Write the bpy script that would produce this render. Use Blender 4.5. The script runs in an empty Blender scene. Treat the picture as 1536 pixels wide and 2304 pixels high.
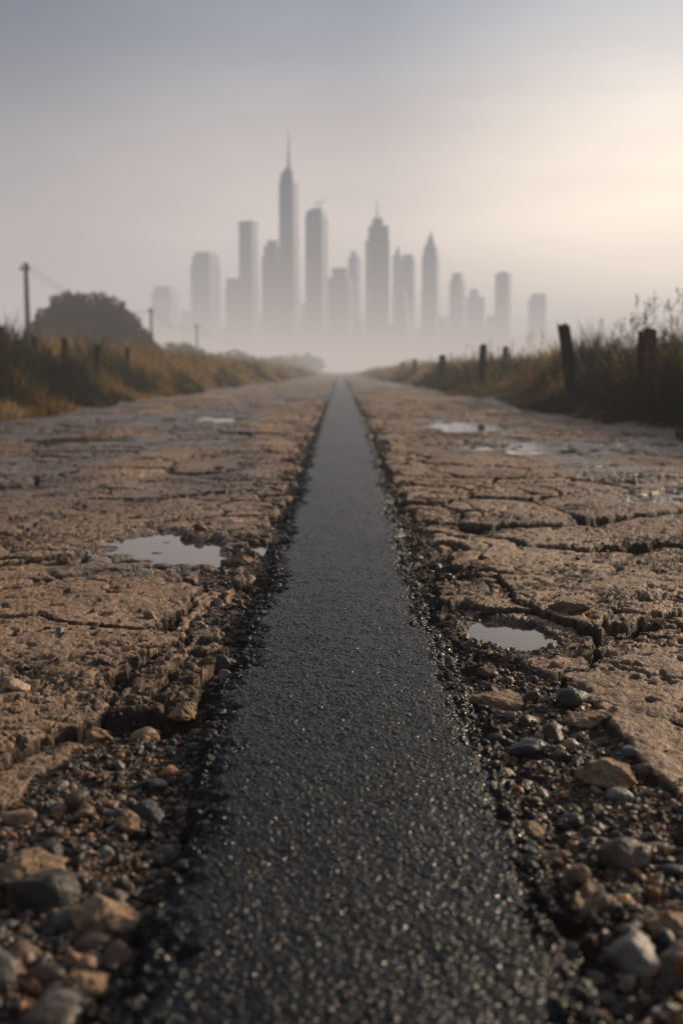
import bpy, math, random
import numpy as np
from mathutils import Vector, Matrix
random.seed(7); RNG=np.random.default_rng(11)
scene=bpy.context.scene
H=0.4; F=2470.0
PITCH=math.atan(316/F)
# ------------------------------------------------------------------ helpers
def mesh_np(name, verts, faces, mat=None, attrs=None, smooth=True, link=True):
    verts=np.asarray(verts,dtype=np.float32); faces=np.asarray(faces,dtype=np.int32)
    me=bpy.data.meshes.new(name); n=len(verts); k=faces.shape[1]; m=len(faces)
    me.vertices.add(n); me.vertices.foreach_set('co',verts.ravel())
    me.loops.add(m*k); me.loops.foreach_set('vertex_index',faces.ravel())
    me.polygons.add(m); me.polygons.foreach_set('loop_start',np.arange(0,m*k,k,dtype=np.int32))
    me.polygons.foreach_set('loop_total',np.full(m,k,dtype=np.int32))
    me.polygons.foreach_set('use_smooth',np.full(m,smooth,dtype=bool))
    me.update(calc_edges=True)
    for an,av in (attrs or {}).items():
        av=np.asarray(av,dtype=np.float32)
        if av.ndim==1:
            a=me.attributes.new(an,'FLOAT','POINT'); a.data.foreach_set('value',av)
        else:
            a=me.attributes.new(an,'FLOAT_VECTOR','POINT'); a.data.foreach_set('vector',av.ravel())
    if mat: me.materials.append(mat)
    ob=bpy.data.objects.new(name,me)
    if link: scene.collection.objects.link(ob)
    return ob
def sst(a,b,x):
    t=np.clip((x-a)/(b-a),0,1); return t*t*(3-2*t)
def hsh(ix,iy,seed):
    ix=ix.astype(np.int64).astype(np.uint64); iy=iy.astype(np.int64).astype(np.uint64)
    h=(ix*np.uint64(374761393)+iy*np.uint64(668265263)+np.uint64(seed)*np.uint64(2246822519))&np.uint64(0xFFFFFFFF)
    h=((h^(h>>np.uint64(13)))*np.uint64(1274126177))&np.uint64(0xFFFFFFFF)
    h=((h^(h>>np.uint64(15)))*np.uint64(2654435761))&np.uint64(0xFFFFFFFF)
    h=h^(h>>np.uint64(16))
    return (h&np.uint64(0xFFFFFF)).astype(np.float64)/float(0xFFFFFF)
def vn(x,y,seed=0):
    ix=np.floor(x); iy=np.floor(y); fx=x-ix; fy=y-iy
    fx=fx*fx*(3-2*fx); fy=fy*fy*(3-2*fy)
    a=hsh(ix,iy,seed); b=hsh(ix+1,iy,seed); c=hsh(ix,iy+1,seed); d=hsh(ix+1,iy+1,seed)
    return (a+(b-a)*fx)+((c+(d-c)*fx)-(a+(b-a)*fx))*fy
def fbm(x,y,o=3,seed=0):
    s=0;a=1;t=0
    for i in range(o):
        s=s+a*vn(x*2**i+17.3*i,y*2**i-9.1*i,seed+i*13); t+=a; a*=.5
    return s/t
def voro(x,y,seed=0,jit=.9):
    ix=np.floor(x); iy=np.floor(y)
    f1=np.full(x.shape,9.); f2=np.full(x.shape,9.); idr=np.zeros(x.shape); cx=np.zeros(x.shape); cy=np.zeros(x.shape)
    for dx in (-1,0,1):
        for dy in (-1,0,1):
            jx=ix+dx; jy=iy+dy
            px=jx+.5+(hsh(jx,jy,seed)-.5)*jit; py=jy+.5+(hsh(jx,jy,seed+5)-.5)*jit
            d=np.hypot(px-x,py-y)
            m=d<f1
            f2=np.where(m,f1,np.minimum(f2,d)); f1=np.where(m,d,f1)
            idr=np.where(m,hsh(jx,jy,seed+9),idr); cx=np.where(m,px,cx); cy=np.where(m,py,cy)
    return f1,f2,idr,cx,cy
# ------------------------------------------------------------------ terrain functions
PUD=[(-.375,2.50,.185,.25),(.275,1.70,.064,.10),(-1.55,6.5,.30,.42),(-1.15,9.5,.34,.6),(1.15,5.9,.50,.60),
     (.92,8.2,.30,.95),(1.08,3.45,.20,.26),(1.75,6.3,.25,.35)]
WL=-.0095
def edge_l(y): return -(.135+.02*sst(2,8,y)-.012*(1-sst(.6,1.3,y)))+.022*(fbm(y*5,y*0+3,4,71)-.5)*1.6+.009*(vn(y*45,y*0,72)-.5)
def edge_r(y): return (.148+.03*sst(2,8,y)+.012*(1-sst(.6,1.1,y)))+.022*(fbm(y*5,y*0+8,4,81)-.5)*1.6+.009*(vn(y*45,y*0,82)-.5)
def ground(x,y):
    wob=.25*(fbm(y*.25,x*0+2,2,31)-.5)*2
    vr=sst(1.80+wob,2.3+wob,x); vl=sst(2.40+wob,3.1+wob,-x)
    verge=np.maximum(vr,vl)
    wx=x+.14*(fbm(x*3.5,y*3.5,2,1)-.5)*1.6+.055*(fbm(x*16,y*16,3,2)-.5)+.012*(fbm(x*90,y*90,2,102)-.5)
    wy=y+.14*(fbm(x*3.5,y*3.5,2,3)-.5)*1.6+.055*(fbm(x*16,y*16,3,4)-.5)+.012*(fbm(x*90,y*90,2,104)-.5)
    sA=.36
    f1,f2,ida,cx,cy=voro(wx/sA,wy/sA*.85,21)
    eA=(f2-f1)*sA*.5
    wn=fbm(x*1.7,y*1.7,2,5)
    dl=edge_l(y)-x; dr=x-edge_r(y); ds=np.maximum(dl,dr)
    dsc=np.clip(ds,0,9)
    near=np.exp(-dsc**2/.10**2)
    wA=.0028+.030*np.clip(wn-.42,0,1)**1.1+.004*near
    crA=1-sst(wA*.6,wA*1.25+.001,eA)
    sB=.125
    g1,g2,idb,bx,by=voro(wx/sB,wy/sB*.9,22)
    eB=(g2-g1)*sB*.5
    mB=sst(.47,.58,fbm(x*1.3+5,y*1.3,3,6)+.20*near)
    wB=.0014+.0032*mB
    crB=(1-sst(wB*.4,wB*1.6,eB))*mB
    sC=.05
    h1,h2,idc,_,_=voro(wx/sC+.5*fbm(x*60,y*60,2,107),wy/sC,23)
    eC=(h2-h1)*sC*.5
    mC=sst(.48,.60,fbm(x*2.3+9,y*2.3,3,7)+.10*near)
    crC=(1-sst(.0004,.0022,eC))*mC
    zoneR=sst(.0,.16,1-np.hypot((x-.46)/.34,(y-.60)/.34)+.35*(fbm(x*9,y*9,3,120)-.5)); zoneL=sst(.0,.16,1-np.hypot((x+.215)/.10,(y-.92)/.34)+.35*(fbm(x*9,y*9,3,121)-.5))
    zoneR2=sst(0,.2,1-np.hypot((x-.24)/.08,(y-1.12)/.42)+.4*(fbm(x*9,y*9,3,122)-.5))
    zone=np.maximum.reduce([zoneR,zoneL,zoneR2])
    pm=.97*np.exp(-dsc**2/.045**2)+.36*np.exp(-np.clip(ds-.04,0,9)**2/.08**2)
    pm=pm+.18*sst(.6,.75,fbm(x*.9,y*.9,2,8))*sst(1.0,1.6,y)
    miss=(idb<pm).astype(float)
    fine=fbm(x*60,y*60,3,9)-.5
    miss=miss*sst(.0,.016,eB+.018*fine)
    miss=np.maximum(miss,zone*(.88+.12*np.clip(fine*4,-1,1)))
    band=1-sst(.008,.034,ds+.06*(fbm(x*22,y*22,3,10)-.5))
    miss=np.maximum(miss,band)
    crumbp=sst(.58,.66,fbm(x*5,y*5,4,18)+.10*near+.08*fine)
    tx=(hsh(np.floor(cx*7),np.floor(cy*7),41)-.5); ty=(hsh(np.floor(cx*7),np.floor(cy*7),42)-.5)
    tilt=(wx-cx*sA)*tx*.05+(wy-cy*sA/.85)*ty*.05
    plate=(ida-.5)*.008+tilt+(idb-.5)*.005*mB
    g40=fbm(x*40,y*40,3,12)-.5; g130=fbm(x*130,y*130,3,112)-.5
    rough=.012*(fbm(x*5,y*5,4,11)-.5)+.0055*g40+.0042*g130
    plate=plate+rough-.006*(1-sst(0,.035,eA))*sst(.3,.6,wn)-.004*(1-sst(0,.012,eB))*mB
    pit=sst(.66,.75,fbm(x*42,y*42,3,13)); plate=plate-.0050*pit-.003*crumbp*sst(.4,.6,fbm(x*110,y*110,2,19))
    z=plate-.022*crA-.012*crB-.005*crC
    floor=-.013+.018*(fbm(x*11,y*11,4,14)-.5)+.011*(fbm(x*75,y*75,3,15)-.5)-.008*near
    z=z*(1-miss)+np.minimum(floor,z+.004)*miss
    crAc=1-sst(wA*.8,wA*1.9+.004,eA+.006*fine)  # colour mask reaches past the relief, painting shade onto plate walls
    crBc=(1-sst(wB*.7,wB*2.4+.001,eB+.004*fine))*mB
    mEdge=sst(.02,.25,miss)*(1-sst(.6,.98,miss))  # rims of missing plates, shade painted in the same way
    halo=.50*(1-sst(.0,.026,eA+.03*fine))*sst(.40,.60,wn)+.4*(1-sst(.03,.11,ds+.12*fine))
    crack_shade=np.clip(np.maximum.reduce([crAc,crBc*.95,crC*.85,pit*.60,halo,mEdge*.95,crumbp*sst(.35,.6,fbm(x*70,y*70,3,20))*.8]),0,1)  # dark soil in cracks and pits, plus painted shade on plate walls
    wet=np.zeros_like(x)
    for i,(px,py,rx,ry) in enumerate(PUD):
        r=np.hypot((x-px)/rx,(y-py)/ry)+1.9*(fbm(x*11/(1+.1*py),y*8/(1+.1*py),4,50+i)-.5)
        m=1-sst(.62,1.02,r)
        ring=np.hypot((x-px)/rx,(y-py)/ry)
        sel=ring<1.7
        m=np.where(sel,m,0)
        z=z*(1-m)+(-.0155+.021*(fbm(x*16,y*13,4,60)-.46))*m
        rg=sst(1.1,1.25,ring)*(1-sst(1.6,1.9,ring))
        z=np.where(rg>0,z*(1-rg)+np.maximum(z,WL+.001+.004*(fbm(x*40,y*40,2,61)))*rg,z)
        wet=np.maximum(wet,np.where(ring<2.2,1-sst(.7,1.5,r),0))
        miss=miss*(1-(1-sst(.9,1.3,ring))*.5)
    wet=np.maximum(wet,.75*sst(.50,.62,fbm(x*.8+3,y*.22,3,62))*sst(2.2,4.5,y))
    bank=.20*sst(1.9,3.4,x)+.34*sst(2.5,4.6,-x)
    bn=.12*(fbm(x*.8,y*.8,3,33)-.5)+.05*(fbm(x*5,y*5,2,34)-.5)
    far=sst(18,45,y)
    z=z*(1-verge)*(1-far*.8)+(bank+bn*verge)
    z=z+.03*(fbm(x*.5,y*.35,2,35)-.5)*sst(3,8,y)*(1-verge)*0.6
    miss=miss*(1-verge)
    return z,dict(crack_shade=crack_shade*(1-verge),gravel=miss,wet=np.clip(wet,0,1)*(1-verge),verge=verge,tone=ida*.6+idb*.4)
# ------------------------------------------------------------------ materials helpers
class NT:
    def __init__(s,name):
        s.m=bpy.data.materials.new(name); s.m.use_nodes=True; s.t=s.m.node_tree; s.t.nodes.clear()
        s.out=s.n('ShaderNodeOutputMaterial')
    def n(s,ty,**kw):
        nd=s.t.nodes.new(ty)
        for k,v in kw.items(): setattr(nd,k,v)
        return nd
    def l(s,a,b): s.t.links.new(a,b)
    def attr(s,name): return s.n('ShaderNodeAttribute',attribute_name=name).outputs['Fac']
    def mix(s,f,a,b,bt='MIX'):
        nd=s.n('ShaderNodeMix',data_type='RGBA',blend_type=bt)
        for i,v in ((0,f),(6,a),(7,b)):
            if hasattr(v,'is_output') : s.l(v,nd.inputs[i])
            elif i==0: nd.inputs[0].default_value=v
            else: nd.inputs[i].default_value=(*v,1)
        return nd.outputs[2]
    def math(s,op,a,b=0,c=0):
        nd=s.n('ShaderNodeMath',operation=op)
        for i,v in enumerate((a,b,c)):
            if hasattr(v,'is_output'): s.l(v,nd.inputs[i])
            else: nd.inputs[i].default_value=v
        return nd.outputs[0]
    def noise(s,scale,detail=4,vec=None,rough=.5):
        nd=s.n('ShaderNodeTexNoise'); nd.inputs['Scale'].default_value=scale; nd.inputs['Detail'].default_value=detail; nd.inputs['Roughness'].default_value=rough
        s.l(vec if vec else s.coord(),nd.inputs['Vector']); return nd.outputs['Fac']
    def coord(s):
        if not hasattr(s,'_c'): s._c=s.n('ShaderNodeNewGeometry').outputs['Position']
        return s._c
    def ramp(s,f,a,b):
        nd=s.n('ShaderNodeMapRange',interpolation_type='SMOOTHSTEP'); s.l(f,nd.inputs[0]); nd.inputs[1].default_value=a; nd.inputs[2].default_value=b
        return nd.outputs[0]
    def bump(s,h,dist,strength=1,nrm=None):
        nd=s.n('ShaderNodeBump'); nd.inputs['Distance'].default_value=dist; nd.inputs['Strength'].default_value=strength
        s.l(h,nd.inputs['Height'])
        if nrm: s.l(nrm,nd.inputs['Normal'])
        return nd.outputs[0]
    def bsdf(s,color,rough,normal=None,spec=.5):
        b=s.n('ShaderNodeBsdfPrincipled')
        for nm,v in (('Base Color',color),('Roughness',rough),('Specular IOR Level',spec)):
            if hasattr(v,'is_output'): s.l(v,b.inputs[nm])
            else: b.inputs[nm].default_value=(*v,1) if nm=='Base Color' else v
        if normal: s.l(normal,b.inputs['Normal'])
        s.l(b.outputs[0],s.out.inputs[0]); return b
def mat_ground():
    s=NT('cracked_mud')
    n1=s.noise(2.2,5); n2=s.noise(35,6,rough=.7); n3=s.noise(220,3)
    map_=s.n('ShaderNodeMapping'); map_.inputs['Scale'].default_value=(1.6,.35,1); s.l(s.coord(),map_.inputs[0])
    n4=s.noise(1.5,4,map_.outputs[0])
    n5=s.noise(9,6,rough=.65)
    c=s.mix(s.ramp(n1,.35,.65),(.38,.235,.135),(.54,.365,.230))
    c=s.mix(s.math('MULTIPLY',s.ramp(n4,.42,.62),.5),c,(.24,.14,.076))
    c=s.mix(s.math('MULTIPLY',s.attr('tone'),.30),c,(.26,.16,.09))
    c=s.mix(s.math('MULTIPLY',s.ramp(n5,.50,.66),.64),c,(.14,.08,.045))
    c=s.mix(s.math('MULTIPLY',s.ramp(n2,.50,.66),.68),c,(.09,.053,.031))
    c=s.mix(s.math('MULTIPLY',s.ramp(n3,.56,.70),.45),c,(.60,.45,.32))
    gr=s.mix(s.ramp(n2,.4,.6),(.026,.016,.009),(.15,.075,.033))
    c=s.mix(s.attr('gravel'),c,gr)
    c=s.mix(s.math('MULTIPLY',s.attr('crack_shade'),.95),c,(.013,.009,.007))
    c=s.mix(s.math('MULTIPLY',s.attr('wet'),.78),c,(.046,.030,.020))
    vg=s.mix(s.ramp(s.noise(3,4),.4,.65),(.018,.014,.008),(.040,.030,.014))
    c=s.mix(s.attr('verge'),c,vg)
    r=s.math('SUBTRACT',s.math('ADD',.48,s.math('MULTIPLY',n2,.30)),s.math('MULTIPLY',s.attr('wet'),.40))
    r=s.math('SUBTRACT',r,s.math('MULTIPLY',s.ramp(n4,.5,.3),.10))
    nr=s.bump(n2,.012,1); nr=s.bump(n3,.0028,1,nr)
    sp=s.math('SUBTRACT',.5,s.math('MULTIPLY',s.attr('verge'),.45))
    sp=s.math('MULTIPLY',sp,s.math('SUBTRACT',1,s.math('MULTIPLY',s.attr('crack_shade'),.7)))
    s.bsdf(c,r,nr,sp); return s.m
def mat_asphalt():
    s=NT('fresh_asphalt')
    v=s.n('ShaderNodeTexVoronoi'); v.inputs['Scale'].default_value=250; s.l(s.coord(),v.inputs['Vector'])
    inv=s.math('SUBTRACT',1,v.outputs['Distance'])
    n=s.noise(9,4); n3=s.noise(420,2)
    c=s.mix(s.ramp(n,.35,.65),(.0045,.0058,.008),(.009,.011,.014))
    sep=s.n('ShaderNodeSeparateColor'); s.l(v.outputs['Color'],sep.inputs[0])
    c=s.mix(s.math('MULTIPLY',s.ramp(sep.outputs[0],.85,.98),.35),c,(.040,.040,.042))
    r=s.math('ADD',.10,s.math('MULTIPLY',n,.16)); r=s.math('ADD',r,s.math('MULTIPLY',sep.outputs[1],.18))
    nr=s.bump(inv,.0036,.85); nr=s.bump(n3,.0007,.6,nr)
    s.bsdf(c,r,nr,.19); return s.m
def mat_stone():
    s=NT('stone'); a=s.n('ShaderNodeAttribute',attribute_name='col')
    n=s.noise(90,5); c=s.mix(s.math('MULTIPLY',s.ramp(n,.4,.7),.6),a.outputs['Vector'],(.06,.042,.03))
    s.bsdf(c,.48,s.bump(n,.005,1),.42); return s.m
def mat_rock():
    s=NT('rock'); n=s.noise(30,6,rough=.7); n2=s.noise(160,4)
    c=s.mix(s.ramp(n,.38,.68),(.40,.26,.155),(.15,.09,.052))
    c=s.mix(s.math('MULTIPLY',s.ramp(n2,.5,.7),.4),c,(.50,.37,.26))
    nr=s.bump(n,.018,1); nr=s.bump(n2,.004,1,nr)
    s.bsdf(c,.7,nr,.35); return s.m
def mat_leafattr(name,rough=.65,trans=.25):
    s=NT(name); a=s.n('ShaderNodeAttribute',attribute_name='col')
    b=s.bsdf(a.outputs['Vector'],rough,None,.15)
    t=s.n('ShaderNodeBsdfTranslucent'); s.l(a.outputs['Vector'],t.inputs[0])
    m=s.n('ShaderNodeMixShader'); m.inputs[0].default_value=trans
    s.l(b.outputs[0],m.inputs[1]); s.l(t.outputs[0],m.inputs[2]); s.l(m.outputs[0],s.out.inputs[0]); return s.m
def mat_wood():
    s=NT('weathered_wood'); mp=s.n('ShaderNodeMapping'); mp.inputs['Scale'].default_value=(1,1,.12); s.l(s.coord(),mp.inputs[0])
    n=s.noise(40,5,mp.outputs[0]); c=s.mix(s.ramp(n,.35,.65),(.010,.009,.009),(.032,.027,.023))
    s.bsdf(c,.9,s.bump(n,.012,1),.1); return s.m
def mat_water():
    s=NT('water'); n=s.noise(14,2)
    s.bsdf(s.mix(s.noise(5,3),(.040,.030,.020),(.07,.052,.038)),.05,s.bump(n,.0006,.3),.6); return s.m
def mat_facade(name,base,dark,fh=4.0,cw=3.0):
    s=NT(name); tc=s.n('ShaderNodeTexCoord'); sp=s.n('ShaderNodeSeparateXYZ'); s.l(tc.outputs['Object'],sp.inputs[0])
    fz=s.math('FRACT',s.math('DIVIDE',sp.outputs[2],fh)); fx=s.math('FRACT',s.math('DIVIDE',s.math('ADD',sp.outputs[0],sp.outputs[1]),cw))
    w=s.math('MULTIPLY',s.math('GREATER_THAN',fz,.3),s.math('GREATER_THAN',fx,.25))
    mp=s.n('ShaderNodeMapping'); mp.inputs['Scale'].default_value=(1,1,.25); s.l(tc.outputs['Object'],mp.inputs[0])
    big=s.ramp(s.noise(.09,3,mp.outputs[0]),.42,.6)
    c=s.mix(w,base,dark); c=s.mix(s.math('MULTIPLY',big,.6),c,tuple(q*.35 for q in dark))
    s.bsdf(c,s.math('SUBTRACT',.55,s.math('MULTIPLY',w,.40)),None,.5); return s.m
M_G=mat_ground(); M_A=mat_asphalt(); M_S=mat_stone(); M_R=mat_rock(); M_W=mat_wood(); M_WA=mat_water()
M_GR=mat_leafattr('grass_blades',.6,.42); M_LF=mat_leafattr('leaves',.7,.12)
# ------------------------------------------------------------------ ground sheet
def rows():
    r=[-60,-30,-12,-5,-2,-1,-.5,-.2,0,.1,.2,.28]
    y=.34
    while y<34: r.append(y); y*=1.0029
    while y<9000: r.append(y); y*=1.035
    return np.array(r)
ys=rows()
nc=820
ui=np.linspace(-1,1,nc)
W=np.maximum(.36*ys+.10,.25)
W=np.where(ys<0,.3,W)
X=ui[None,:]*W[:,None]
base=W[:,None]
target=(9+1.5*np.abs(ys))[:,None]
k=(np.arange(1,25)/24.)**1.6
outR=base+(target-base)*k[None,:]
X=np.concatenate([-outR[:,::-1],X,outR],axis=1)
Y=np.repeat(ys[:,None],X.shape[1],axis=1)
xf=X.ravel(); yf=Y.ravel()
z,at=ground(xf,yf)
ins=np.minimum(xf-edge_l(yf),edge_r(yf)-xf)
z=np.where(ins>.010,np.minimum(z,-.03),z)
R,C=X.shape
idx=np.arange(R*C).reshape(R,C)
faces=np.stack([idx[:-1,:-1],idx[:-1,1:],idx[1:,1:],idx[1:,:-1]],-1).reshape(-1,4)
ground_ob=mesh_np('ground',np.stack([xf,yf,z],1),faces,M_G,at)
# ------------------------------------------------------------------ asphalt strip
sy=[-4,-2,-1,-.4,0,.2]; y=.3
while y<30: sy.append(y); y*=1.0024
while y<1200: sy.append(y); y*=1.03
sy=np.array(sy); nc2=290
v=np.linspace(-.08,1.08,nc2)
el=edge_l(sy)[:,None]; er=edge_r(sy)[:,None]
X=el+(er-el)*v[None,:]; Y=np.repeat(sy[:,None],nc2,1)
xf=X.ravel(); yf=Y.ravel()
din=np.minimum(xf-edge_l(yf),edge_r(yf)-xf)
din=din+.024*(fbm(xf*55,yf*55,3,91)-.5)+.034*(fbm(xf*13,yf*13,3,92)-.5)
f1,f2,idr,_,_=voro(xf/.0056,yf/.0056,93)
grain=np.sqrt(np.clip(1-f1*1.2,0,1))*(.25+.75*idr)
f1b,_,idq,_,_=voro(xf/.014,yf/.014,94)
lump=np.clip(1-f1b*1.5,0,1)*(idq>.45)
edgez=1-sst(.004,.034,din)
crumb=edgez*(fbm(xf*90,yf*90,3,95)-.5)*.014+edgez*lump*.008
zz=-.036+.032*sst(-.012,.002,din)+.009*sst(0,.030,din)+crumb*sst(-.01,0,din)
zz+=.0019*grain*sst(-.004,.006,din)+.0006*lump
zz+=.006*(fbm(xf*7,yf*2.5,3,96)-.5)+.0022*(fbm(xf*26,yf*26,3,97)-.5)
zz=np.where(din<-.010,zz-.02,zz)+.004*sst(3,30,yf)+.02*sst(40,200,yf)
R,C=X.shape; idx=np.arange(R*C).reshape(R,C)
faces=np.stack([idx[:-1,:-1],idx[:-1,1:],idx[1:,1:],idx[1:,:-1]],-1).reshape(-1,4)
mesh_np('asphalt_strip',np.stack([xf,yf,zz],1),faces,M_A)
# ------------------------------------------------------------------ puddles
for i,(px,py,rx,ry) in enumerate(PUD):
    t=np.linspace(0,2*np.pi,49)[:-1]; rr=1.28+.03*np.sin(3*t+i)
    pts=np.stack([px+rx*rr*np.cos(t),py+ry*rr*np.sin(t),np.full(48,WL)],1)
    lo=edge_l(np.array([py]))[0]; hi=edge_r(np.array([py]))[0]
    if px<0: pts[:,0]=np.minimum(pts[:,0],lo-.03)
    else: pts[:,0]=np.maximum(pts[:,0],hi+.012)
    pts=np.vstack([[px,py,WL],pts])
    pts[:,2]-=.0003*i
    fc=np.array([[0,1+j,1+(j+1)%48] for j in range(48)])
    mesh_np('puddle' if i==0 else 'puddle.%03d'%i,pts,fc,M_WA)
# ------------------------------------------------------------------ stones
def ico(sub):
    import bmesh
    bm=bmesh.new(); bmesh.ops.create_icosphere(bm,subdivisions=sub,radius=1)
    v=np.array([q.co[:] for q in bm.verts]); f=np.array([[a.index for a in p.verts] for p in bm.faces]); bm.free(); return v,f
def stone_shape(v,rng,planes=11,rough=.05):
    n=rng.normal(size=(planes,3)); n/=np.linalg.norm(n,axis=1)[:,None]
    d=rng.uniform(.50,.95,planes)
    dot=v@n.T
    r=np.min(np.where(dot>.05,d[None,:]/np.maximum(dot,.05),9),axis=1); r=np.minimum(r,1.05)
    p=v*r[:,None]
    r2=1+rough*(fbm(p[:,0]*4+p[:,2]*3+50,p[:,1]*4-p[:,2]*2+50,3,int(rng.integers(999)))-.5)*2
    return p*r2[:,None]
def rotm(rng,n):
    q=rng.normal(size=(n,4)); q/=np.linalg.norm(q,axis=1)[:,None]; w,x,y,z=q.T
    return np.stack([1-2*(y*y+z*z),2*(x*y-z*w),2*(x*z+y*w),2*(x*y+z*w),1-2*(x*x+z*z),2*(y*z-x*w),2*(x*z-y*w),2*(y*z+x*w),1-2*(x*x+y*y)],-1).reshape(n,3,3)
def scatter(name,sub,px,py,size,cols,rng,sink=.25,gz=None,smooth=None,mat=None):
    v,f=ico(sub); n=len(px); T=[stone_shape(v,rng,11,.10) for _ in range(16)]
    T=np.array(T)[rng.integers(0,16,n)]
    T=T*rng.uniform(.6,1.2,(n,1,3))
    Rm=rotm(rng,n); P=np.einsum('nij,nkj->nki',Rm,T)
    P[:,:,2]*=.75
    P=P*size[:,None,None]
    if gz is None: gz,_=ground(px,py)
    P[:,:,0]+=px[:,None]; P[:,:,1]+=py[:,None]; P[:,:,2]+=(gz+size*sink)[:,None]
    nv=len(v); Fc=(f[None]+(np.arange(n)*nv)[:,None,None]).reshape(-1,3)
    col=np.repeat(cols,nv,axis=0)
    return mesh_np(name,P.reshape(-1,3),Fc,mat or M_S,dict(col=col),smooth=(sub>2) if smooth is None else smooth)
pal=np.array([(.28,.17,.10),(.26,.13,.058),(.42,.30,.20),(.20,.18,.16),(.10,.075,.055),(.36,.175,.066),(.04,.036,.034),(.15,.095,.06),(.08,.055,.04)])
def pick(n,rng,darkp):
    c=pal[rng.integers(0,len(pal),n)]*rng.uniform(.5,1.15,(n,1))
    dk=rng.random(n)<darkp
    c[dk]=np.array([.022,.022,.024])*rng.uniform(.7,1.4,(dk.sum(),1)); return c
def samp(n,y0,y1,rng,pw=1.5):
    y=y0*(y1/y0)**(rng.random(n)**pw); w=.40*y+.1; x=rng.uniform(-1,1,n)*w; return x,y
rng=RNG
x,y=samp(150000,.42,7,rng,1.0)
g,a=ground(x,y); ds=np.maximum(edge_l(y)-x,x-edge_r(y))
clus=sst(.50,.70,fbm(x*4,y*4,3,301))
pr=np.clip(a['gravel'],0,1)*.60+.012+.12*clus+.20*a['crack_shade']
ok=(rng.random(len(x))<pr)&(ds>.002)&(a['wet']<.85)&(a['verge']<.5)
x=x[ok];y=y[ok];ds=ds[ok]; gg=a['gravel'][ok]
size=np.exp(rng.normal(math.log(.0032),.50,len(x)))*(1+.05*y)*(.60+.40*gg)
cc=pick(len(x),rng,.14); dark=(rng.random(len(x))<np.exp(-ds/.04)*.85)|((gg<.3)&(rng.random(len(x))<.5)); cc[dark]=np.array([.026,.021,.018])
scatter('gravel',1,x,y,np.clip(size,.0012,.010),cc,rng)
x,y=samp(12000,.42,5,rng,1.1)
g,a=ground(x,y); ds=np.maximum(edge_l(y)-x,x-edge_r(y))
ok=(rng.random(len(x))<a['gravel']*.26+.010)&(ds>.014)&(a['wet']<.8)
x=x[ok];y=y[ok];ds=ds[ok]
size=np.clip(np.exp(rng.normal(math.log(.0088),.45,len(x))),.004,.028)
scatter('gravel.001',3,x,y,size,np.where((rng.random(len(x))<np.exp(-ds/.04)*.6)[:,None],np.array([[.03,.03,.032]]),pick(len(x),rng,.1)),rng,.15)
n=14000; y=.45*(9/.45)**rng.random(n); side=rng.random(n)<.5
off=rng.normal(.004,.012,n)
x=np.where(side,edge_l(y)-off,edge_r(y)+off)
keepm=rng.random(n)<.08+.90*sst(.48,.64,fbm(y*9,x*9+side*4,3,310)); x=x[keepm];y=y[keepm];off=off[keepm]
g,_=ground(x,y); g=np.where(off<.002,np.maximum(g,-.001),g)
g=g+.004*np.exp(-np.clip(off,0,1)/.008)
size=np.clip(np.exp(rng.normal(math.log(.0028),.45,len(x))),.0013,.009)*(1+.04*y)
scatter('asphalt_rubble',1,x,y,size,np.array([[.014,.014,.016]])*rng.uniform(.6,1.8,(len(x),1)),rng,.1,gz=g)
def px2w(px,py,zr=0.):
    ang=math.atan((py-1152)/F)+PITCH
    D=(H-zr)/math.tan(ang)
    depth=D*math.cos(PITCH)+(H-zr)*math.sin(PITCH)
    return (px-768)/F*depth, D, depth
ROCKS=[(232,2095,190,.62),(415,1622,66,.6),(1120,1590,150,.40),(1200,1870,85,.6),(1385,1775,160,.5),(540,1275,85,.5),(1250,1925,80,.6),
       (200,2235,120,.6),(1500,2090,120,.6),(610,1165,45,.6),(1290,1400,100,.4),(1300,2010,60,.7),(1035,1360,80,.45),(225,1670,60,.6),(290,1860,60,.6),(375,1905,60,.6),(1480,1420,40,.5),(145,1275,35,.6),
       (60,1990,150,.5),(1330,1640,110,.4)]
v5,f5=ico(5)
for i,(px_,py_,w_,hr) in enumerate(ROCKS):
    xx,D,dep=px2w(px_,py_,-.012)
    s=w_/F*dep*.5*1.08
    p=stone_shape(v5,rng,15,.18)
    p=p/np.abs(p[:,0]).max()
    rz=.035*(fbm(p[:,0]*7+30,p[:,1]*7+p[:,2]*6+30,4,7+i)-.5)*4
    p=p*(1+rz)[:,None]
    p=p*np.array([1,.95,hr])*s
    gz,_=ground(np.array([xx]),np.array([D+s*.4]))
    p+=np.array([xx,D+s*.4,max(gz[0],-.025)+s*hr*.38])
    mesh_np('rock' if i==0 else 'rock.%03d'%i,p,f5,M_R)
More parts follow.
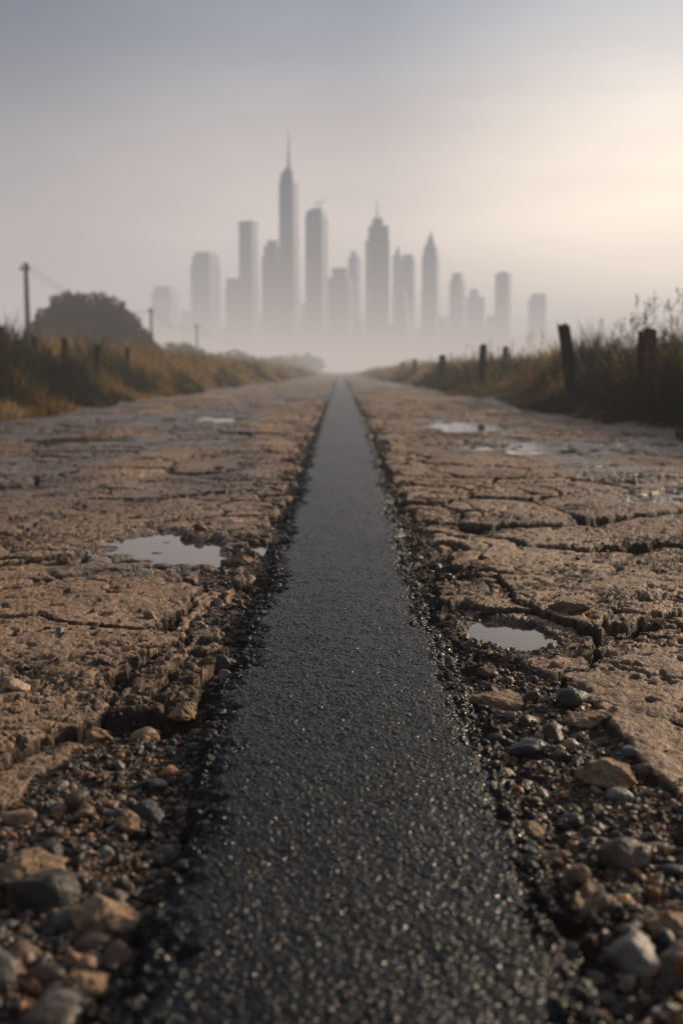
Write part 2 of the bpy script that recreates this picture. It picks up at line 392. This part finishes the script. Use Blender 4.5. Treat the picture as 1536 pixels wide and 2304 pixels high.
# ------------------------------------------------------------------ grass
def blades(name,x,y,hgt,wid,col,rng,lean=.35,mat=None,zoff=0):
    n=len(x); gz,_=ground(x,y); gz=gz+zoff
    az=rng.uniform(0,2*np.pi,n); dx=np.cos(az);dy=np.sin(az)
    la=rng.uniform(0,2*np.pi,n); L=rng.uniform(.05,lean,n)*hgt; lx=np.cos(la)*L; ly=np.sin(la)*L
    P=np.zeros((n,5,3))
    for kk,(t,wf) in enumerate(((0,1),(0,-1),(.55,.8),(.55,-.8),(1,0))):
        P[:,kk,0]=x+dx*wid*.5*wf+lx*t*t; P[:,kk,1]=y+dy*wid*.5*wf+ly*t*t; P[:,kk,2]=gz-.02+hgt*t*(1-.15*t)
    b=(np.arange(n)*5)[:,None]
    tri=np.concatenate([b+np.array([[0,1,3]]),b+np.array([[0,3,2]]),b+np.array([[2,3,4]])],0)
    c=np.repeat(col,5,axis=0).reshape(n,5,3).copy(); c[:,:2]*=.25; c[:,2:4]*=.85; c[:,4]*=1.1  # root colours darkened to paint in the shade low in the grass
    return mesh_np(name,P.reshape(-1,3),tri,mat or M_GR,dict(col=c.reshape(-1,3)),smooth=False)
def gcols(x,y,rng):
    n1=fbm(x*.9+40,y*.45+40,3,201); n2=fbm(x*2.5,y*1.3,2,203); r=rng.random(len(x))
    v=.45+(n1-.5)*2.0+.8*(n2-.5)+.25*(r-.5)
    pal=np.array([(.016,.024,.010),(.050,.052,.016),(.21,.135,.035),(.38,.235,.065),(.46,.32,.15)])
    t=np.clip((v-.22)/.5,0,.999)*4; i=t.astype(int); f=(t-i)[:,None]
    return (pal[i]*(1-f)+pal[i+1]*f)*rng.uniform(.6,1.15,(len(x),1))
def grass_side(sgn,name,n):
    y=4.2*(130/4.2)**(rng.random(n)**1.0); e=1.95 if sgn>0 else 2.60
    wob=.25*(fbm(y*.25,y*0+2,2,31)-.5)*2
    x=e+wob+(rng.random(n)**1.2)*(2.5+.28*y)
    keep=(fbm(x*1.6,y*1.6,3,210)+.5*sst(0,.8,x-e-wob)>.42+.2*rng.random(n))
    x=x[keep];y=y[keep]; off=sst(0,1.0,x-e-wob[keep])
    clump=fbm(x*1.6,y*1.1,3,212)
    h=(.09+.38*off)*(.05+1.95*clump)*rng.uniform(.5,1.35,len(x))
    if sgn<0: h*=1.12
    w=.005+.0007*y
    x=x*sgn
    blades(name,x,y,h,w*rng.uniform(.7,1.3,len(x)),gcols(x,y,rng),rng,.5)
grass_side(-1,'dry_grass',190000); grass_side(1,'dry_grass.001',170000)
def weeds(name,xs,ys_,hs,cbase):
    V=[];Fq=[];Cc=[]
    def quad(a,b,w,c):
        a=np.array(a);b=np.array(b); d=b-a; s=np.cross(d,[0.3,1,0.1]); s/=np.linalg.norm(s)+1e-9; s2=np.cross(d,s); s2/=np.linalg.norm(s2)+1e-9
        for ss in (s,s2):
            o=len(V); V.extend([a-ss*w,a+ss*w,b+ss*w*.7,b-ss*w*.7]); Fq.append([o,o+1,o+2,o+3]); Cc.extend([c]*4)
    for x0,y0,h in zip(xs,ys_,hs):
        gz=float(ground(np.array([x0]),np.array([y0]))[0][0]); c=np.array(cbase)*random.uniform(.6,1.3)
        p=np.array([x0,y0,gz]); az=random.uniform(0,6.28); lean=random.uniform(.02,.22); n=7; w=.0019+.00014*y0
        for j in range(n):
            q=p+np.array([math.cos(az)*lean*h/n*(j*.5),math.sin(az)*lean*h/n*(j*.5),h/n]); quad(p,q,w*(1-.08*j),c)
            if j>1:
                for _ in range(2):
                    a2=random.uniform(0,6.28); L=h*random.uniform(.05,.12); pp=p+(q-p)*random.random()
                    e=pp+np.array([math.cos(a2)*L*.6,math.sin(a2)*L*.6,L*.9]); quad(pp,e,w*.5,c)
                    if j>3:
                        for _ in range(3):
                            g_=pp+(e-pp)*random.uniform(.4,1.15)+np.array([random.uniform(-1,1)*.008 for _ in range(3)])
                            quad(g_,g_+np.array([random.uniform(-.008,.008),0,.014]),.0028,c*1.1)
            p=q
        for _ in range(6):
            g_=p+np.array([random.uniform(-.006,.006),random.uniform(-.006,.006),random.uniform(-.07,.03)])
            quad(g_,g_+np.array([random.uniform(-.006,.006),0,.022]),.0036,c*1.1)
    mesh_np(name,np.array(V),np.array(Fq),M_GR,dict(col=np.array(Cc)),smooth=False)
n=260; yy=6.6*(40/6.6)**np.random.default_rng(3).random(n); xx=2.45+np.random.default_rng(4).random(n)*(.9+.16*yy)
hh=np.random.default_rng(5).uniform(.42,.86,n)
weeds('weeds',xx,yy,hh,(.12,.084,.042))
n=170; yy=8*(45/8)**np.random.default_rng(13).random(n); xx=-(3.3+np.random.default_rng(14).random(n)*(.8+.16*yy))
weeds('weeds.001',xx,yy,np.random.default_rng(15).uniform(.38,.72,n),(.11,.08,.042))
r_=np.random.default_rng(23); n=95
weeds('weeds.002',2.20+r_.random(n)*1.1,6.4+r_.random(n)*3.4,r_.uniform(.45,.92,n),(.10,.068,.034))
# ------------------------------------------------------------------ fence posts
def post(i,px,X,ztop,wpx,tilt):
    D=abs(X)*F/abs(px-765); w=wpx/F*D*.5
    gz=float(ground(np.array([X]),np.array([D]))[0][0]); zb=gz-.15
    n=10;rings=9;V=[];Fq=[]; h=ztop-zb
    r0=np.random.default_rng(300+i)
    prof=np.array([1+.12*r0.uniform(-1,1) for _ in range(n)])
    for k_ in range(rings):
        t=k_/(rings-1)
        for j in range(n):
            a=2*math.pi*j/n; c=abs(math.cos(a))**.7*np.sign(math.cos(a)); s=abs(math.sin(a))**.7*np.sign(math.sin(a))
            rr=w*prof[j]*(1.08-.14*t)*(1+.04*r0.uniform(-1,1))
            zt=zb+h*t+(0 if k_<rings-1 else .05*h*.6*r0.uniform(-1,.6))
            V.append((X+c*rr+tilt*(h*t)+.01*math.sin(4*t+i),D+s*rr*.9,zt))
    for k_ in range(rings-1):
        for j in range(n):
            Fq.append([k_*n+j,k_*n+(j+1)%n,(k_+1)*n+(j+1)%n,(k_+1)*n+j])
    o=len(V); V.append((X+tilt*h,D,ztop-.01))
    T=(rings-1)*n
    for j in range(0,n,2): Fq.append([T+j,T+(j+1)%n,T+(j+2)%n,o])
    mesh_np('fence_post' if i==0 else 'fence_post.%03d'%i,V,Fq,M_W,smooth=False)
posts=[(1289,2.30,.86,29,-.12),(1449,2.62,.76,40,0),(1080,2.5,.87,17,.02),(1132,3.3,.90,14,0),(992,2.5,.80,16,-.01),(930,2.8,.86,9,0),(903,2.9,.84,7,0),
       (15,-3.9,.92,18,0),(85,-4.0,.86,12,.02),(152,-3.6,.84,15,0),(223,-3.3,.76,16,.01),(290,-3.8,.84,11,0),(375,-4.0,.82,8,0),(460,-4.0,.86,6,0)]
for i,p in enumerate(posts): post(i,*p)
# ------------------------------------------------------------------ utility poles + wires
def tube(V,Fq,pts,rads,n=8):
    o0=len(V)
    for (p,r) in zip(pts,rads):
        for j in range(n):
            a=2*math.pi*j/n; V.append((p[0]+math.cos(a)*r,p[1]+math.sin(a)*r,p[2]))
    for k_ in range(len(pts)-1):
        for j in range(n):
            a=o0+k_*n; Fq.append([a+j,a+(j+1)%n,a+n+(j+1)%n,a+n+j])
def box(V,Fq,c,d):
    o=len(V)
    for sz in (-1,1):
        for sx,sy_ in ((-1,-1),(1,-1),(1,1),(-1,1)): V.append((c[0]+sx*d[0]/2,c[1]+sy_*d[1]/2,c[2]+sz*d[2]/2))
    for f in ((3,2,1,0),(4,5,6,7),(0,1,5,4),(1,2,6,5),(2,3,7,6),(3,0,4,7)): Fq.append([o+a for a in f])
poles=[]
for i,(px,top,D,tl) in enumerate([(72,600,50,.0),(345,698,90,-.012),(446,733,128,-.006)]):
    X=(px-765)/F*D; zt=H+(838-top)/F*D; V=[];Fq=[]
    tube(V,Fq,[(X-tl*zt,D,-.3),(X-tl*zt*.5,D,zt*.5),(X,D,zt)],[.14,.12,.095],10)
    box(V,Fq,(X,D-.16,zt-.3),(.44,.08,.09))
    for q in (-.17,.17):
        tube(V,Fq,[(X+q,D-.16,zt-.255),(X+q,D-.16,zt-.10)],[.035,.02],6)
    mesh_np('utility_pole' if i==0 else 'utility_pole.%03d'%i,V,Fq,M_W,smooth=False); poles.append((X,D-.16,zt-.10))
V=[];Fq=[]
seq=poles+[(poles[2][0]-1,180,poles[2][2])]
for a,b in zip(seq[:-1],seq[1:]):
    for q in (-.17,.17):
        N_=24
        P=[np.array(a)*(1-t)+np.array(b)*t+np.array([q,0,-4*1.0*t*(1-t)]) for t in np.linspace(0,1,N_)]
        o=len(V); r=.007
        for p in P:
            for (ax,az) in ((-r,-r),(r,-r),(r,r),(-r,r)): V.append((p[0]+ax,p[1],p[2]+az))
        for k_ in range(N_-1):
            for j in range(4): Fq.append([o+k_*4+j,o+k_*4+(j+1)%4,o+k_*4+4+(j+1)%4,o+k_*4+4+j])
mesh_np('power_line',V,Fq,M_W,smooth=False)
# ------------------------------------------------------------------ trees
def leafcloud(blobs,nleaf,size,rng,cols,gap=.5):
    P=[];C=[]
    tot=sum(b[3]*b[5] for b in blobs)
    for (bx,by,bz,rx,ry,rz) in blobs:
        n=int(nleaf*rx*rz/tot)
        d=rng.normal(size=(n,3)); d/=np.linalg.norm(d,axis=1)[:,None]
        nz=fbm(d[:,0]*3+bx*2+30,d[:,2]*3+d[:,1]*2.3+30,3,401)
        k_=nz>gap*.85-.1*rng.random(n); d=d[k_]; nz=nz[k_]
        rad=(rng.random(len(d))**.35)*(.60+.85*nz)
        p=np.array([bx,by,bz])+d*rad[:,None]*np.array([rx,ry,rz])
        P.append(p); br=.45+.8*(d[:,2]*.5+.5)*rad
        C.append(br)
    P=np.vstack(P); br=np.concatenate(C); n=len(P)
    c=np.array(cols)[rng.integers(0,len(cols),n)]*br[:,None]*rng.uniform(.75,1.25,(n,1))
    Rm=rotm(rng,n); q=np.array([(-1,-.5,0),(0,-.7,.15),(1,0,0),(0,.7,.15)])*size
    Q=np.einsum('nij,kj->nki',Rm,q)*rng.uniform(.6,1.3,(n,1,1))+P[:,None,:]
    return Q.reshape(-1,3),np.arange(n*4).reshape(-1,4),np.repeat(c,4,axis=0)
def limb(V,Fq,a,b,ra,rb,seg=5,wig=.1):
    pts=[];rs=[]
    for t in np.linspace(0,1,seg+1):
        p=np.array(a)*(1-t)+np.array(b)*t
        if 0<t<1: p=p+np.array([random.uniform(-1,1),random.uniform(-1,1),random.uniform(-.5,.5)])*wig
        pts.append(p);rs.append(ra*(1-t)+rb*t)
    tube(V,Fq,pts,rs,7)
def tree(name,X,D,blobs,nleaf,size,trunk_h,r,cols):
    e=bpy.data.objects.new(name,None); scene.collection.objects.link(e); e.location=(X,D,0)
    V=[];Fq=[]
    limb(V,Fq,(0,0,-.3),(0,0,trunk_h),r,r*.75)
    for b in blobs: limb(V,Fq,(0,0,trunk_h*random.uniform(.7,1)),(b[0],b[1],b[2]),r*.5,r*.12,5,.12)
    o=mesh_np(name+'_trunk',V,Fq,M_W); o.parent=e
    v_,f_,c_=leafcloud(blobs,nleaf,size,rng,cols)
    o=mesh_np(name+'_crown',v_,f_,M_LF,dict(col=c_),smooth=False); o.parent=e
G=[(.018,.026,.017),(.013,.020,.013),(.025,.030,.015)]
k7=.62
TB=[(-1.2,0,5.2,1.4,1.4,1.1),(.3,.3,5.3,1.3,1.3,1.05),(1.6,.3,4.8,1.4,1.4,1.1),(-2.6,0,4.2,1.2,1.3,1.0),(2.7,-.3,3.9,1.2,1.2,1.1),(.2,-.8,3.7,2.0,1.5,1.5),(-1.6,.4,2.9,2.,1.5,1.5),(1.8,.4,2.6,2.2,1.4,1.5),(3.7,0,2.6,1.2,1.0,1.1),(-3.6,0,3.0,1.0,.9,1.0),(0,0,1.7,3.4,1.4,1.3),(4.5,0,1.5,1.1,.9,1.1),(-3.9,0,1.5,1.2,1,1.1)]
TB=[tuple(q*k7 for q in b) for b in TB]
tree('oak_tree',-11.4,50,TB,34000,.09,.95,.18,G)
tree('bush',-12.4,85,[(0,0,1.6,1.1,1.0,1.1),(1.2,.2,1.3,1.1,1,.9),(-1.0,0,1.1,1.0,1,.9),(2.3,0,.9,1.0,1,.8)],7000,.11,.5,.1,G)
def treeline(name,x0,y0,x1,y1,n,h0,h1,nl=26000,ls=.24):
    bl=[]
    for i in range(n):
        t=(i+random.random()*.7)/n; h=(h0*(1-t)+h1*t)*random.uniform(.6,1.15)
        bl.append((x0+(x1-x0)*t,y0+(y1-y0)*t,h*.45,h*random.uniform(.7,1.2),h*.7,h*.6))
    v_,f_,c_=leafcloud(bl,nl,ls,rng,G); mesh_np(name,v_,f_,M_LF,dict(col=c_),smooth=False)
treeline('distant_trees',-15,95,-8,290,28,2.0,4.0)
treeline('distant_trees.001',16,250,60,330,26,2.6,3.2)
treeline('distant_trees.002',-38,80,-22,120,14,2.3,2.4)
# ------------------------------------------------------------------ skyline
FM=[mat_facade('glass_facade',(.11,.18,.26),(.03,.07,.12)),mat_facade('pale_facade',(.22,.29,.36),(.07,.12,.17)),mat_facade('dark_facade',(.05,.09,.14),(.02,.04,.07)),mat_facade('stone_facade',(.40,.38,.36),(.14,.16,.18))]  # pale one clads far towers, distance haze mixed into its colour
cnt=[0]
def bld(x0,x1,top,D,parts,mat,ant=None,depthf=.9):
    i=cnt[0]; cnt[0]+=1
    s=D/F; w=(x1-x0)*s; X=((x0+x1)/2-765)*s; Hh=(838-top)*s+H; dd=w*depthf
    V=[];Fq=[]
    for (a,b,wb,wt,sh,sl) in parts:
        o=len(V); z0=a*Hh; z1=b*Hh
        for zc,ww in ((z0,wb),(z1,wt)):
            c=.12*ww*w/2
            hw=ww*w/2; hd=ww*dd/2
            for (sx,sy_) in ((-hw+c,-hd),(hw-c,-hd),(hw,-hd+c),(hw,hd-c),(hw-c,hd),(-hw+c,hd),(-hw,hd-c),(-hw,-hd+c)):
                V.append((sx+sh*w,sy_,zc+(sl*w*(sx/hw if hw>1e-6 else 0)*.5 if zc==z1 else 0)))
        for j in range(8): Fq.append([o+j,o+(j+1)%8,o+8+(j+1)%8,o+8+j])
        for base_ in (o+8,): Fq.extend([[base_,base_+1,base_+2,base_+3],[base_,base_+3,base_+4,base_+7],[base_+7,base_+4,base_+5,base_+6]])
        if z1-z0>30 and abs(sl)<.01:
            zb=z0+12
            while zb<z1-6:
                t=(zb-z0)/(z1-z0); ww=(wb*(1-t)+wt*t)*w; box(V,Fq,(sh*w,0,zb),(ww+.8,(ww*depthf)+.8,1.3)); zb+=16
            for q in (-.5,-.17,.17,.5):
                ww=min(wb,wt)*w*.86; box(V,Fq,(sh*w+q*ww,-min(wb,wt)*dd/2-.3,(z0+z1)/2),(1.1,1.6,(z1-z0)*.97))
    if ant:
        for (ax,atop,ar) in ant:
            za=(838-atop)*s+H; xb=(ax-(x0+x1)/2)*s
            tube(V,Fq,[(xb,0,Hh*.9),(xb,0,Hh),(xb,0,Hh+(za-Hh)*.55),(xb,0,za)],[ar*1.3,ar*1.2,ar*.6,ar*.15],8)
    ob=mesh_np('skyscraper' if i==0 else 'skyscraper.%03d'%i,V,Fq,FM[mat],smooth=False); ob.location=(X,D,0)
    ob.rotation_euler=(0,0,math.radians([-24,-19,-30,12,-26,-15][i%6])); return ob
S=[(0,1,1,1,0,0)]
bld(635,669,398,1450,[(0,.42,1.14,1.12,0,0),(.42,.93,1.06,.98,0,0),(.93,.975,.92,.80,0,0),(.975,1,.62,.40,0,0)],0,[(652,318,1.8)])
bld(354,401,652,2100,[(0,.93,1,1,0,0),(.93,1,.8,.8,-.02,0)],1)
bld(442,493,578,1900,[(0,.90,1,1,0,0),(.90,.97,.92,.90,.02,0),(.97,1,.75,.7,.03,0)],1)
bld(512,562,635,1600,[(0,.9,1,1,0,0),(.9,1,.7,.7,-.12,0)],0)
bld(545,580,512,1700,[(0,.6,1.08,1.02,0,0),(.6,.97,1.0,.90,0,0),(.97,1,.96,.96,0,0)],0)
bld(595,629,553,1500,[(0,.88,1,1,0,0),(.88,.96,.85,.85,.05,0),(.96,1,.6,.6,.1,0)],0)
bld(692,733,484,1550,[(0,.95,1,.98,0,0),(.95,.985,.93,.86,0,0),(.985,1,.6,.5,0,0)],0,[(715,468,.8)])
bld(737,788,612,1650,[(0,.9,1,1,0,0),(.9,1,.62,.62,.05,0)],0)
bld(785,807,575,2200,[(0,.95,1,1,0,0),(.95,1,.7,.5,0,0)],1)
bld(823,869,505,1450,[(0,.86,1,1,0,0),(.86,.95,.86,.84,.05,0),(.95,1,.5,.42,0,0)],0,[(845,462,1.2)])
bld(882,902,566,2300,[(0,.93,1,1,0,0),(.93,1,.7,.2,0,0)],1)
bld(900,929,583,2100,[(0,.96,1,1,0,0),(.96,1,.7,.7,0,0)],1)
bld(882,926,655,1550,[(0,.35,1,1,0,0),(.35,1.0,1,.12,-.05,0)],2)
bld(947,980,530,1800,[(0,.82,1,1,0,0),(.82,.88,.9,.78,0,0),(.88,.97,.70,.14,0,0),(.97,1,.12,.03,0,0)],0)
bld(1009,1037,622,2100,[(0,.92,1,1,0,0),(.92,1,.8,.65,0,0)],0)
bld(1046,1080,657,2300,[(0,.9,1,1,0,0),(.9,1,.6,.4,-.1,0)],1)
bld(1109,1139,620,2100,[(0,.95,1,1,0,0),(.95,.98,1.04,1.04,0,0),(.98,1,.6,.6,0,0)],1)
bld(1182,1220,668,2200,[(0,.93,1,1,0,0),(.93,1,.8,.8,.05,0)],1)
bld(598,634,700,1500,S,3)
for j,(a,b,t,D,m) in enumerate([(405,440,705,2300,1),(500,600,715,2000,1),(670,700,690,2000,1),(740,830,725,1700,3),(820,900,735,1600,2),(925,1010,720,2300,1),(1080,1110,716,2400,1)]):
    bld(a,b,t,D,[(0,.8,1,1,0,0),(.8,1,.6,.6,.1,0)],m)
V=[];Fq=[]; s=1550/F
cx=(722-765)*s; cz=(838-486)*s
box(V,Fq,(cx,1545,cz+3),(1.2,1.2,13)); 
tube(V,Fq,[(cx,1545,cz+9),(cx,1545,cz+13)],[.8,.3],4)
for q in range(9):
    box(V,Fq,(cx-7+q*1.9,1545,cz+9+q*.35),(1.95,.8,.7))
box(V,Fq,(cx-8,1545,cz+7.6),(2,2,1.8))
mesh_np('tower_crane',V,Fq,M_W,smooth=False)
# ------------------------------------------------------------------ fog (homogeneous volumes, scattered light put in as emission)
def fog(name,x,y0,y1,z0,z1,sig,col):
    V=[];Fq=[]; box(V,Fq,(0,(y0+y1)/2,(z0+z1)/2),(2*x,y1-y0,z1-z0))
    s=NT(name+'_air'); a=s.n('ShaderNodeVolumeAbsorption'); a.inputs['Color'].default_value=(0,0,0,1); a.inputs['Density'].default_value=sig
    e=s.n('ShaderNodeEmission'); e.inputs[0].default_value=(*col,1); e.inputs[1].default_value=sig
    ad=s.n('ShaderNodeAddShader'); s.l(a.outputs[0],ad.inputs[0]); s.l(e.outputs[0],ad.inputs[1]); s.l(ad.outputs[0],s.out.inputs['Volume'])
    return mesh_np(name,V,Fq,s.m,smooth=False)
fog('fog',9000,-300,9500,-7,20,.0036,(.56,.48,.43))
fog('haze',9500,-320,9800,-8,240,.00023,(.35,.455,.56))
# ------------------------------------------------------------------ world + sun
AZ=math.radians(52); EL=math.radians(20)
sd=Vector((math.sin(AZ)*math.cos(EL),math.cos(AZ)*math.cos(EL),math.sin(EL)))
w=bpy.data.worlds.new('World'); scene.world=w; w.use_nodes=True; nt=w.node_tree; nt.nodes.clear()
def N(t,**k):
    n=nt.nodes.new(t)
    for a,b in k.items(): setattr(n,a,b)
    return n
L=nt.links.new
out=N('ShaderNodeOutputWorld'); bg=N('ShaderNodeBackground'); L(bg.outputs[0],out.inputs[0]); bg.inputs[1].default_value=.10
sky=N('ShaderNodeTexSky',sky_type='NISHITA'); sky.sun_disc=False; sky.sun_elevation=EL; sky.sun_rotation=AZ; sky.dust_density=3; sky.air_density=1.2
tc=N('ShaderNodeTexCoord'); sp=N('ShaderNodeSeparateXYZ'); L(tc.outputs['Generated'],sp.inputs[0])
dt=N('ShaderNodeVectorMath',operation='DOT_PRODUCT'); L(tc.outputs['Generated'],dt.inputs[0]); 
g2=Vector((math.sin(AZ)*math.cos(math.radians(9)),math.cos(AZ)*math.cos(math.radians(9)),math.sin(math.radians(9)))); dt.inputs[1].default_value=g2
r1=N('ShaderNodeValToRGB'); L(dt.outputs['Value'],r1.inputs[0]); r1.color_ramp.interpolation='EASE'
def setramp(r,st):
    e=r.color_ramp.elements
    while len(e)<len(st): e.new(.5)
    for q,(p,c) in zip(e,st): q.position=p; q.color=(*c,1)
setramp(r1,[(0,(.7,.7,.85)),(.36,(4.8,4.0,3.8)),(.62,(10.2,8.2,7.1)),(.82,(20.5,16.9,13.2)),(1,(24,19.5,14.5))])
r2=N('ShaderNodeValToRGB'); L(dt.outputs['Value'],r2.inputs[0]); r2.color_ramp.interpolation='EASE'
setramp(r2,[(0,(.35,.5,.8)),(.36,(.6,1.0,1.7)),(.62,(2.5,3.0,3.8)),(.82,(6.0,6.1,6.5)),(1,(9,8.6,8.2))])
mr=N('ShaderNodeMapRange',interpolation_type='SMOOTHSTEP'); L(sp.outputs[2],mr.inputs[0]); mr.inputs[1].default_value=.09; mr.inputs[2].default_value=.34
mx=N('ShaderNodeMix',data_type='RGBA'); L(mr.outputs[0],mx.inputs[0]); L(r1.outputs[0],mx.inputs[6]); L(r2.outputs[0],mx.inputs[7])
mp=N('ShaderNodeMapping'); mp.inputs['Scale'].default_value=(1.2,1.2,6); L(tc.outputs['Generated'],mp.inputs[0])
nz=N('ShaderNodeTexNoise'); nz.inputs['Scale'].default_value=2.2; nz.inputs['Detail'].default_value=4; L(mp.outputs[0],nz.inputs['Vector'])
mr2=N('ShaderNodeMapRange'); L(nz.outputs['Fac'],mr2.inputs[0]); mr2.inputs[1].default_value=.3; mr2.inputs[2].default_value=.7; mr2.inputs[3].default_value=.88; mr2.inputs[4].default_value=1.12
ml=N('ShaderNodeVectorMath',operation='SCALE'); L(mx.outputs[2],ml.inputs[0]); L(mr2.outputs[0],ml.inputs['Scale'])
m3=N('ShaderNodeMix',data_type='RGBA'); m3.inputs[0].default_value=.90; L(sky.outputs[0],m3.inputs[6]); L(ml.outputs[0],m3.inputs[7]); L(m3.outputs[2],bg.inputs[0])
sl=bpy.data.lights.new('sun','SUN'); sl.energy=5.0; sl.angle=math.radians(.6); sl.color=(1,.78,.54)
so=bpy.data.objects.new('sun',sl); scene.collection.objects.link(so); so.rotation_euler=sd.to_track_quat('Z','Y').to_euler()
# ------------------------------------------------------------------ camera
cam=bpy.data.cameras.new('camera'); co=bpy.data.objects.new('camera',cam); scene.collection.objects.link(co)
co.location=(0,0,H); co.rotation_euler=(math.radians(90)-PITCH,0,math.radians(-.05))
cam.sensor_fit='VERTICAL'; cam.sensor_height=36; cam.sensor_width=24; cam.lens=36*F/2304
cam.clip_start=.02; cam.clip_end=20000
cam.dof.use_dof=True; cam.dof.focus_distance=1.60; cam.dof.aperture_fstop=5.0
scene.camera=co
scene.view_settings.view_transform='Standard'; scene.view_settings.look='None'; scene.view_settings.exposure=0
